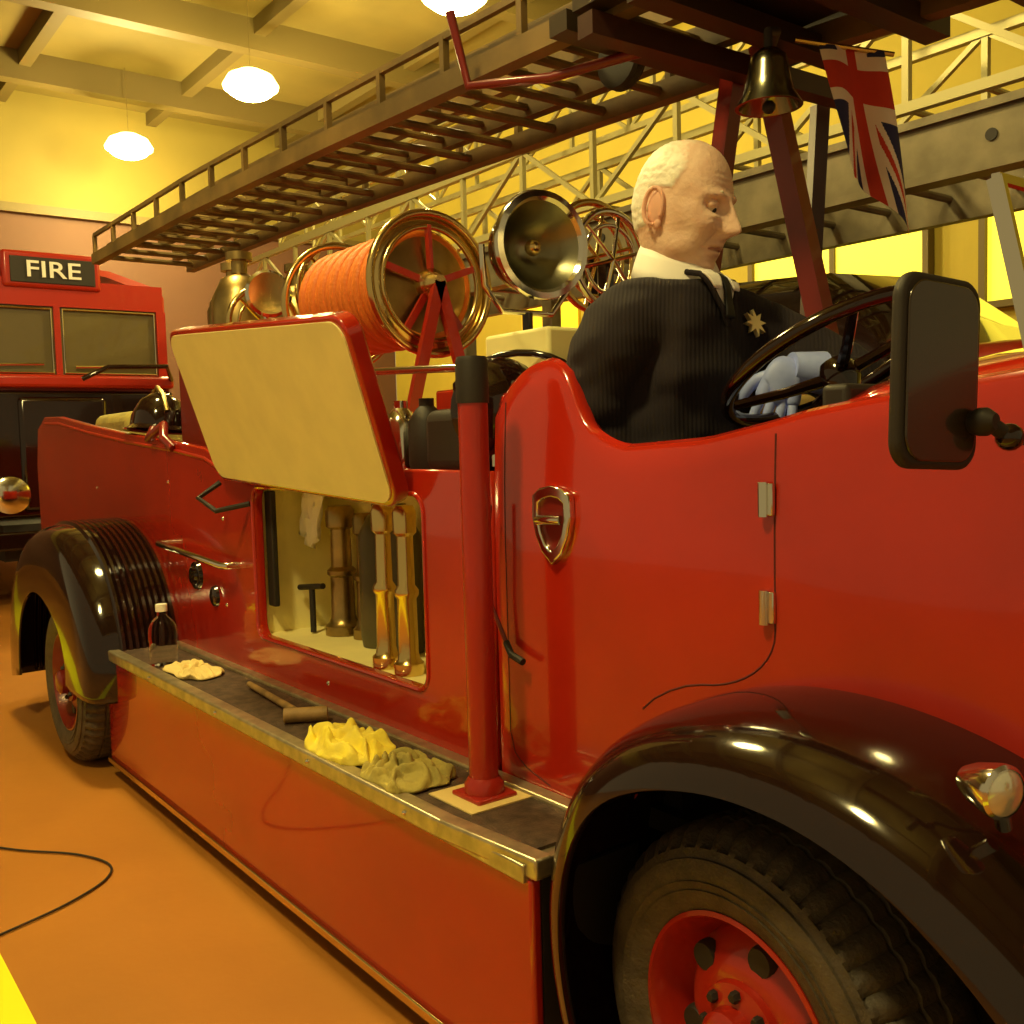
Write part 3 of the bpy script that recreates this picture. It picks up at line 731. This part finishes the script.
for s in(-1,1):
    hel=[]
    for i in range(20):
        a=math.radians(-110+ i*320/19)
        hel.append(H(-.012-.018*math.cos(a)-.004,s*(.083+.008*(1 if math.cos(a)>0 else .3)),-.004+.033*math.sin(a)))
    multi('ear_helix',[tubegeo(hel,[.0035+.0015*math.sin(i/19*math.pi) for i in range(20)],8)],EARM,MAN)
    sphere('ear',H(-.012,s*.082,-.004),.030*S,EARM,MAN,sc=(.62,.22,1.05),rot=HR)
    sphere('ear_lobe',H(-.006,s*.082,-.034),.010*S,EARM,MAN,sc=(.8,.5,1.1),rot=HR,seg=12)
    sphere('eyeball',H(.0715,s*.030,.007),.0125*S,mat('eye_white',(.6,.5,.4),.2),MAN,rot=HR,seg=16)
    sphere('iris',H(.0795,s*.030,.001),.0055*S,BLKM,MAN,rot=HR,seg=10)
    sphere('eyelid',H(.0718,s*.030,.0105),.0138*S,SKIN,MAN,sc=(1,1.1,.85),rot=HR,seg=16)
    tube('eyebrow',[H(.088,s*.012,.029),H(.089,s*.026,.034),H(.077,s*.043,.030)],[.0025,.0034,.0018],HAIR,MAN,8)
tube('lip_line',[H(.075,-.022,-.068),H(.0865,-.010,-.0662),H(.0885,0,-.0665),H(.0865,.010,-.0662),H(.075,.022,-.068)],.0018,mat('lip',(.45,.20,.14),.5),MAN,6)
CY=1.60
def patch(name,rows,m,off,solid=.003):
    secs=[]
    for z,y0,y1 in rows: secs.append([onb(y0+(y1-y0)*k/10,z,off) for k in range(11)])
    return loft(name,secs,m,MAN,solid=solid)
rows=[(1.585-.0075*i,CY-.060*(1-i/14)-.002,CY+.060*(1-i/14)+.002) for i in range(15)]
patch('shirt_front',rows,SHIRT,.007)
tr_=[]
for i in range(13):
    z=1.582-.0075*i
    hw_=.015-.005*min(1,i/3) if i<4 else .010+.005*(i-4)/9
    tr_.append((z,CY-hw_,CY+hw_))
patch('tie',tr_,TIE,.014,.005)
for s in(-1,1):
    patch('collar_point',[(1.592-.006*i,CY+s*(.012+.012*i/7),CY+s*(.064-.020*i/7)) for i in range(8)],SHIRT,.017,.004)
    tube('v_neck_rib',[onb(CY+s*.064*(1-i/14),1.588-.0078*i,.008) for i in range(15)],.006,SW,MAN,8)
secs=[]
for i in range(33):
    a=2*math.pi*i/32
    secs.append([V((-1.482+rr*math.cos(a),1.588+rr*1.04*math.sin(a),zz-sl*math.cos(a))) for rr,zz,sl in((.074,1.640,.030),(.081,1.624,.030),(.089,1.598,.034),(.096,1.570,.038))])
loft('shirt_collar',secs,SHIRT,MAN,solid=.004)
bc=onb(1.70,1.487,.004); bn=V((.90,-.05,.25)).normalized(); bx,by,_=frame(bn)
L=[]
for i in range(16):
    a=2*math.pi*i/16; r=.030 if i%2==0 else .014; L.append(bc+bx*r*math.cos(a)+by*r*math.sin(a))
vs=L+[p+bn*.010 for p in L]; fs=[tuple(range(16)),tuple(range(16,32))]+[(i,(i+1)%16,16+(i+1)%16,16+i) for i in range(16)]
obj('star_badge',vs,fs,GOLD,MAN,False)
def hand(name,wrist,fdir,side,back,k,thumb,parent,m,curl=1.0):
    f=V(fdir).normalized(); b_=V(back); b_=(b_-f*b_.dot(f)).normalized(); s=f.cross(b_).normalized()
    if s.dot(V(side))<0: s=-s
    w_=V(wrist)
    skin(name+'_palm',[w_-f*.02*k,w_+f*.02*k-s*.006*k,w_+f*.05*k,w_+f*.075*k,
         w_+f*.035*k+s*.022*k,w_+f*.07*k+s*.028*k,w_+f*.035*k-s*.022*k,w_+f*.07*k-s*.028*k],
         [(0,1),(1,2),(2,3),(1,4),(4,5),(1,6),(6,7)],[.024*k,.024*k,.022*k,.016*k,.017*k,.014*k,.018*k,.015*k],m,parent,2)
    for j,(o,l) in enumerate(((-.031,.062),(-.0105,.074),(.0105,.078),(.031,.070))):
        base=w_+f*.055*k+s*o*.8*k
        kn=w_+f*.082*k+s*o*k+b_*.004*k
        d1=(f*.95-b_*.25*curl+s*o*3.5).normalized(); p1=kn+d1*l*.45*k
        d2=(f*.85-b_*.55*curl+s*o*1.5).normalized(); p2=p1+d2*l*.32*k
        d3=(f*.65-b_*.80*curl).normalized(); p3=p2+d3*l*.23*k
        skin(name+'_finger_%d'%(j+1),[base,kn,p1,p2,p3],[(0,1),(1,2),(2,3),(3,4)],[.0095*k,.0100*k,.0088*k,.0080*k,.0068*k],m,parent,2)
    tb=w_+f*.02*k+s*thumb*.018*k
    t1=tb+(f*.5+s*thumb*.8-b_*.2).normalized()*.035*k; t2=t1+(f*.85+s*thumb*.35-b_*.35).normalized()*.03*k; t3=t2+(f*.9-b_*.4).normalized()*.022*k
    skin(name+'_thumb',[tb,t1,t2,t3],[(0,1),(1,2),(2,3)],[.013*k,.0125*k,.0105*k,.008*k],m,parent,2)
hand('left_hand',(-1.270,1.672,1.392),(-.20,-.18,-.96),(.6,.8,0),(.68,-.72,.1),1.14,-1,MAN,GLOVE,.6)
hand('right_hand',(-1.345,1.505,1.125),(.8,.3,-.2),(0,1,0),(0,0,1),1.0,-1,MAN,GLOVE)
tube('glove_cuff',[(-1.238,1.742,1.376),(-1.268,1.680,1.385)],[.044,.034],GLOVE,MAN,20)

# ================================================================== SMALL PROPS
BT=empty('water_bottle')
bz=.513
lathe('bottle_body',[(0,0),(.044,0),(.048,.008),(.046,.02),(.049,.03),(.046,.045),(.049,.06),(.046,.075),(.049,.09),(.048,.125),(.04,.15),(.022,.168),(.017,.175),(.017,.19)],(-3.51,1.12,bz),(0,0,1),CLR,BT,32)
lathe('bottle_cap',[(0,.025),(.019,.025),(.020,.02),(.020,0),(0,0)],(-3.51,1.12,bz+.188),(0,0,1),WHITE,BT,24)
def cloth(name,c,rx,ry,h,m,seed,ang=0):
    vs=[];fs=[];n=90
    c=V(c); R_=Matrix.Rotation(ang,3,'Z')
    for i in range(n+1):
        for j in range(n+1):
            a=(i/n-.5)*2;b0=(j/n-.5)*2
            e=max(0,1-max(abs(a),abs(b0))**2.2)**.7
            q=V((a*1.5+seed,b0*1.5,seed))
            wv=V((noise.noise(q+V((5,0,0))),noise.noise(q+V((0,5,0))),0))
            fold=.5+.5*math.sin((a*1.2+b0*2.2+wv.x*2.2)*4.2+wv.y*3)
            fold2=.5+.5*math.sin((a*2.6-b0*1.1+wv.y*2.5)*4.0)
            nz=.35+.45*fold*fold+.3*fold2+.35*noise.noise(q*1.6)
            ox=.20*noise.noise(q*1.2+V((9,0,0)));oy=.20*noise.noise(q*1.2+V((0,7,0)))
            k=1/max(1,(abs(a)**3+abs(b0)**3)**(1/3))
            vs.append(c+R_@V(((a*k+ox)*rx,(b0*k+oy)*ry,0))+V((0,0,.003+max(0,h*e*nz))))
    for i in range(n):
        for j in range(n): fs.append((i*(n+1)+j,i*(n+1)+j+1,(i+1)*(n+1)+j+1,(i+1)*(n+1)+j))
    o=obj(name,vs,fs,m); md=o.modifiers.new('s','SOLIDIFY'); md.thickness=.003; md.offset=1
    for p in o.data.polygons: p.use_smooth=True
    return o
cloth('yellow_cleaning_cloth',(-2.17,1.125,.513),.135,.080,.062,YEL,3.1)
cloth('olive_cleaning_rag',(-1.90,1.125,.513),.105,.085,.045,OLV,7.7)
cloth('crumpled_rag',(-3.30,1.15,.513),.13,.07,.03,CARD,12.4)
HM=empty('wooden_mallet')
tube('handle',[(-2.95,1.20,.527),(-2.46,1.16,.527)],[.009,.011],WOOD,HM)
tube('head',[(-2.50,1.11,.535),(-2.44,1.21,.535)],.020,WOOD,HM)
cb=[(-4.2,.2,.006),(-3.7,.45,.006),(-3.45,.60,.006),(-3.28,.74,.006),(-3.13,.80,.006),(-3.02,.76,.006),(-2.93,.64,.006),(-2.87,.50,.006),(-2.80,.3,.006),(-2.7,0,.006)]
def crom(P,n=8):
    P=[V(p) for p in P]; out=[]
    for i in range(len(P)-1):
        a=P[max(i-1,0)];b0=P[i];c=P[i+1];d=P[min(i+2,len(P)-1)]
        for k in range(n):
            t=k/n; out.append(.5*((2*b0)+(c-a)*t+(2*a-5*b0+4*c-d)*t*t+(3*b0-a-3*c+d)*t**3))
    out.append(P[-1]); return out
tube('electric_cable',crom(cb),.0035,BLKM,None,8)

# ================================================================== BACKGROUND ENGINE (left)
B=empty('fire_engine')
bx0=-9.0
cy,hw=2.13,.93
def prof(z0,z1):
    return [(cy-hw,z0),(cy-hw,z1-.12),(cy-hw+.06,z1-.04),(cy-hw*.5,z1+.08),(cy,z1+.11),(cy+hw*.5,z1+.08),(cy+hw-.06,z1-.04),(cy+hw,z1-.12),(cy+hw,z0)]
def section(x,sc,z0,z1): return [V((x,cy+(y-cy)*sc,z)) for y,z in prof(z0,z1)]
loft('cab_shell',[section(bx0-.02,.9,.7,2.70),section(bx0-.08,1,.7,2.76),section(-11.0,1,.7,2.78)],REDS,B)
fr=[boxgeo((bx0-.06,cy-hw+.02,.75),(bx0,cy+hw-.02,1.93)),boxgeo((bx0-.06,cy-hw+.02,2.50),(bx0,cy+hw-.04,2.72)),boxgeo((bx0-.06,cy-hw+.02,1.93),(bx0,cy-hw+.10,2.5)),boxgeo((bx0-.06,cy+hw-.10,1.93),(bx0,cy+hw-.02,2.5)),boxgeo((bx0-.06,cy-.02,1.93),(bx0,cy+.03,2.5))]
multi('cab_front',fr,REDS,B,smooth=False)
for a,b0 in((cy-hw+.10,cy-.02),(cy+.03,cy+hw-.10)):
    box('windscreen',(bx0-.04,a,1.93),(bx0-.03,b0,2.5),WIN,B)
    L=[(a+.02,1.95),(b0-.02,1.95),(b0-.02,2.48),(a+.02,2.48)]
    tube('windscreen_bead',[(bx0-.01,y,z) for y,z in L],.012,CHR,B,8,closed=True)
    tube('windscreen_wiper',[(bx0+.01,a+.1,2.00),(bx0+.01,b0-.1,2.02)],.012,CHR,B,6)
box('cab_sill',(bx0-.02,cy-hw,1.82),(bx0+.10,cy+hw,1.93),REDS,B,.03)
box('sign_box',(bx0-.1,cy-.40,2.64),(bx0+.03,cy+.37,2.94),REDS,B,.03)
box('sign_panel',(bx0+.03,cy-.34,2.68),(bx0+.04,cy+.32,2.89),BLKM,B,.005)
fc=bpy.data.curves.new('FIRE','FONT'); fc.body='FIRE'; fc.size=.23; fc.align_x='CENTER'; fc.align_y='CENTER'; fc.extrude=.004; fc.offset=.002
fo=bpy.data.objects.new('sign_lettering',fc); bpy.context.collection.objects.link(fo); fo.location=(bx0+.046,cy-.01,2.785); fo.rotation_euler=(math.pi/2,0,math.pi/2); fo.scale=(1.05,.82,1); fc.materials.append(WHITE); fo.parent=B
box('radiator_grille',(bx0,cy-.35,.8),(bx0+.08,cy+.35,1.75),BLK,B,.04)
box('front_lower_panel',(bx0-.05,cy-hw,.75),(bx0+.05,cy+hw,1.80),BLK,B,.03)
for s in(-1,1):
    lathe('headlamp',[(0,-.08),(.09,-.06),(.14,0),(.15,.03),(.13,.04),(0,.06)],(bx0+.14,cy+s*.46,.95),(1,0,0),CHR,B,28)
box('bumper',(bx0+.05,cy-hw,.5),(bx0+.16,cy+hw,.65),BLK,B,.02)
for s in(-1,1):
    lathe('road_wheel',[(0,.0),(.15,.0),(.2,.03),(.35,.05),(.42,.02),(.43,-.15),(.2,-.2)],(bx0-1.0,cy+s*(hw-.05),.43),(0,s,0),RUB,B,40)
box('rear_body',(-14.0,cy-hw,.6),(-11.0,cy+hw,2.2),REDS,B,.03)
tube('front_rail',[(bx0+.3,cy+.1,1.88),(bx0+.35,cy+.3,1.98),(bx0+.3,cy+.8,2.0),(bx0+.1,cy+.9,1.9)],.02,BLK,B)
box('chassis',(-13.9,cy-.5,.4),(bx0,cy+.5,.7),BLKM,B)

# ================================================================== BACKGROUND ENGINE (right, behind)
C_=empty('turntable_ladder_engine')
box('engine_body',(-9,3.7,.55),(-1.2,5.4,1.35),REDS,C_,.05)
secs=[]
for x,z,wd in((-4.6,1.35,.0),(-4.5,1.80,.02),(-4.2,1.98,.06),(-3.4,2.02,.07),(-2.75,1.98,.06),(-2.45,1.75,.03),(-2.2,1.35,0)):
    secs.append([V((x,3.75+wd,1.30)),V((x,3.78+wd,z-.08)),V((x,3.88+wd,z)),V((x,4.55,z+.03)),V((x,5.22-wd,z)),V((x,5.32-wd,z-.08)),V((x,5.35-wd,1.30))])
loft('cab_roof',secs,BLK,C_)
box('bonnet',(-2.3,4.05,1.3),(-.9,5.05,1.62),REDS,C_,.10)
tube('cab_rail',[(-4.4,3.7,1.45),(-2.2,3.7,1.45),(-1.0,3.8,1.5)],.02,CHR,C_)
for x in(-7.8,-1.7):
    for y,s in((3.75,-1),(5.35,1)):
        lathe('road_wheel',[(0,.0),(.15,.0),(.2,.03),(.35,.05),(.42,.02),(.43,-.15),(.2,-.2)],(x,y,.43),(0,s,0),RUB,C_,40)
lathe('headlamp',[(0,-.12),(.06,-.1),(.12,0),(.13,.03),(.11,.04),(0,.05)],(-2.2,3.72,1.62),(1,-.2,0),CHR,C_,28)
lp=[]
y,z0=3.55,2.28
lp.append(boxgeo((-9,y-.03,z0-.10),(-.2,y+.03,z0+.10)))
lp.append(boxgeo((-9,y-.05,z0+.09),(-.2,y+.05,z0+.12))); lp.append(boxgeo((-9,y-.05,z0-.12),(-.2,y+.05,z0-.09)))
lp.append(boxgeo((-9,y+.77,z0-.10),(-.2,y+.83,z0+.10)))
for i in range(30):
    x=-9+i*.3; lp.append(tubegeo([(x,3.55,2.28),(x,4.35,2.28)],.018,8))
for x in(-8,-5.2,): lp.append(boxgeo((x-.05,3.6,1.3),(x+.05,3.68,2.2))); lp.append(boxgeo((x-.05,4.3,1.3),(x+.05,4.38,2.2)))
multi('ladder_lower_section',lp,STEEL,C_,smooth=False)
hp_=[]
for i in range(22):
    x=-8.6+i*.4; hp_.append(tubegeo([(x,3.514,2.28),(x,3.519,2.28)],.022,14))
multi('ladder_beam_holes',hp_,BLKM,C_)
lp=[]
def lattice(y,z0,h,x0,x1,st,t):
    lp.append(beamgeo((x0,y,z0),(x1,y,z0),t,t)); lp.append(beamgeo((x0,y,z0+h),(x1,y,z0+h),t,t))
    x=x0;k=0
    while x<x1-st*.5:
        lp.append(beamgeo((x,y,z0),(x,y,z0+h),t*.7,t*.7))
        if k%2==0: lp.append(beamgeo((x,y,z0),(x+st,y,z0+h),t*.6,t*.6))
        else: lp.append(beamgeo((x,y,z0+h),(x+st,y,z0),t*.6,t*.6))
        x+=st;k+=1
lattice(3.65,2.50,.42,-8.8,-.4,.6,.04)
lattice(4.25,2.50,.42,-8.8,-.4,.6,.04)
lattice(3.8,3.02,.36,-8.2,-1,.5,.032)
lattice(4.12,3.02,.36,-8.2,-1,.5,.032)
for i in range(28):
    x=-8.8+i*.3; lp.append(tubegeo([(x,3.65,2.5),(x,4.25,2.5)],.014,8))
multi('ladder_lattice_sections',lp,STEELL,C_,smooth=False)
nb=box('yellow_notice_board',(-8.4,6.6,2.2),(-7.5,6.64,3.6),mat('notice_yellow',(.95,.7,.03),.6))
box('notice_picture',(-8.2,6.585,2.9),(-7.7,6.6,3.3),mat('poster_print',(.5,.12,.05),.6,col2=(.8,.6,.3),vscale=6),nb)
box('notice_leg',(-8.0,6.6,0),(-7.9,6.64,2.2),BLKM,nb)

# ================================================================== world + camera
W=bpy.data.worlds.new('world'); scene.world=W; W.use_nodes=True
bg=W.node_tree.nodes['Background']; bg.inputs[0].default_value=(1.0,.75,.32,1); bg.inputs[1].default_value=.34
al=math.radians(37.3); p=math.atan(.068); ro=math.atan(.028)
f=V((-math.cos(al)*math.cos(p), math.sin(al)*math.cos(p), -math.sin(p)))
r=V((math.sin(al),math.cos(al),0)); u=r.cross(f)
R=r*math.cos(ro)-u*math.sin(ro); U=u*math.cos(ro)+r*math.sin(ro)
cd=bpy.data.cameras.new('camera'); cam=bpy.data.objects.new('camera',cd); bpy.context.collection.objects.link(cam)
cd.sensor_width=36; cd.lens=36*1000/1024; cd.clip_start=.05
M=Matrix((R,U,-f)).transposed().to_4x4(); M.translation=V((0,0,1.25)); cam.matrix_world=M
scene.camera=cam
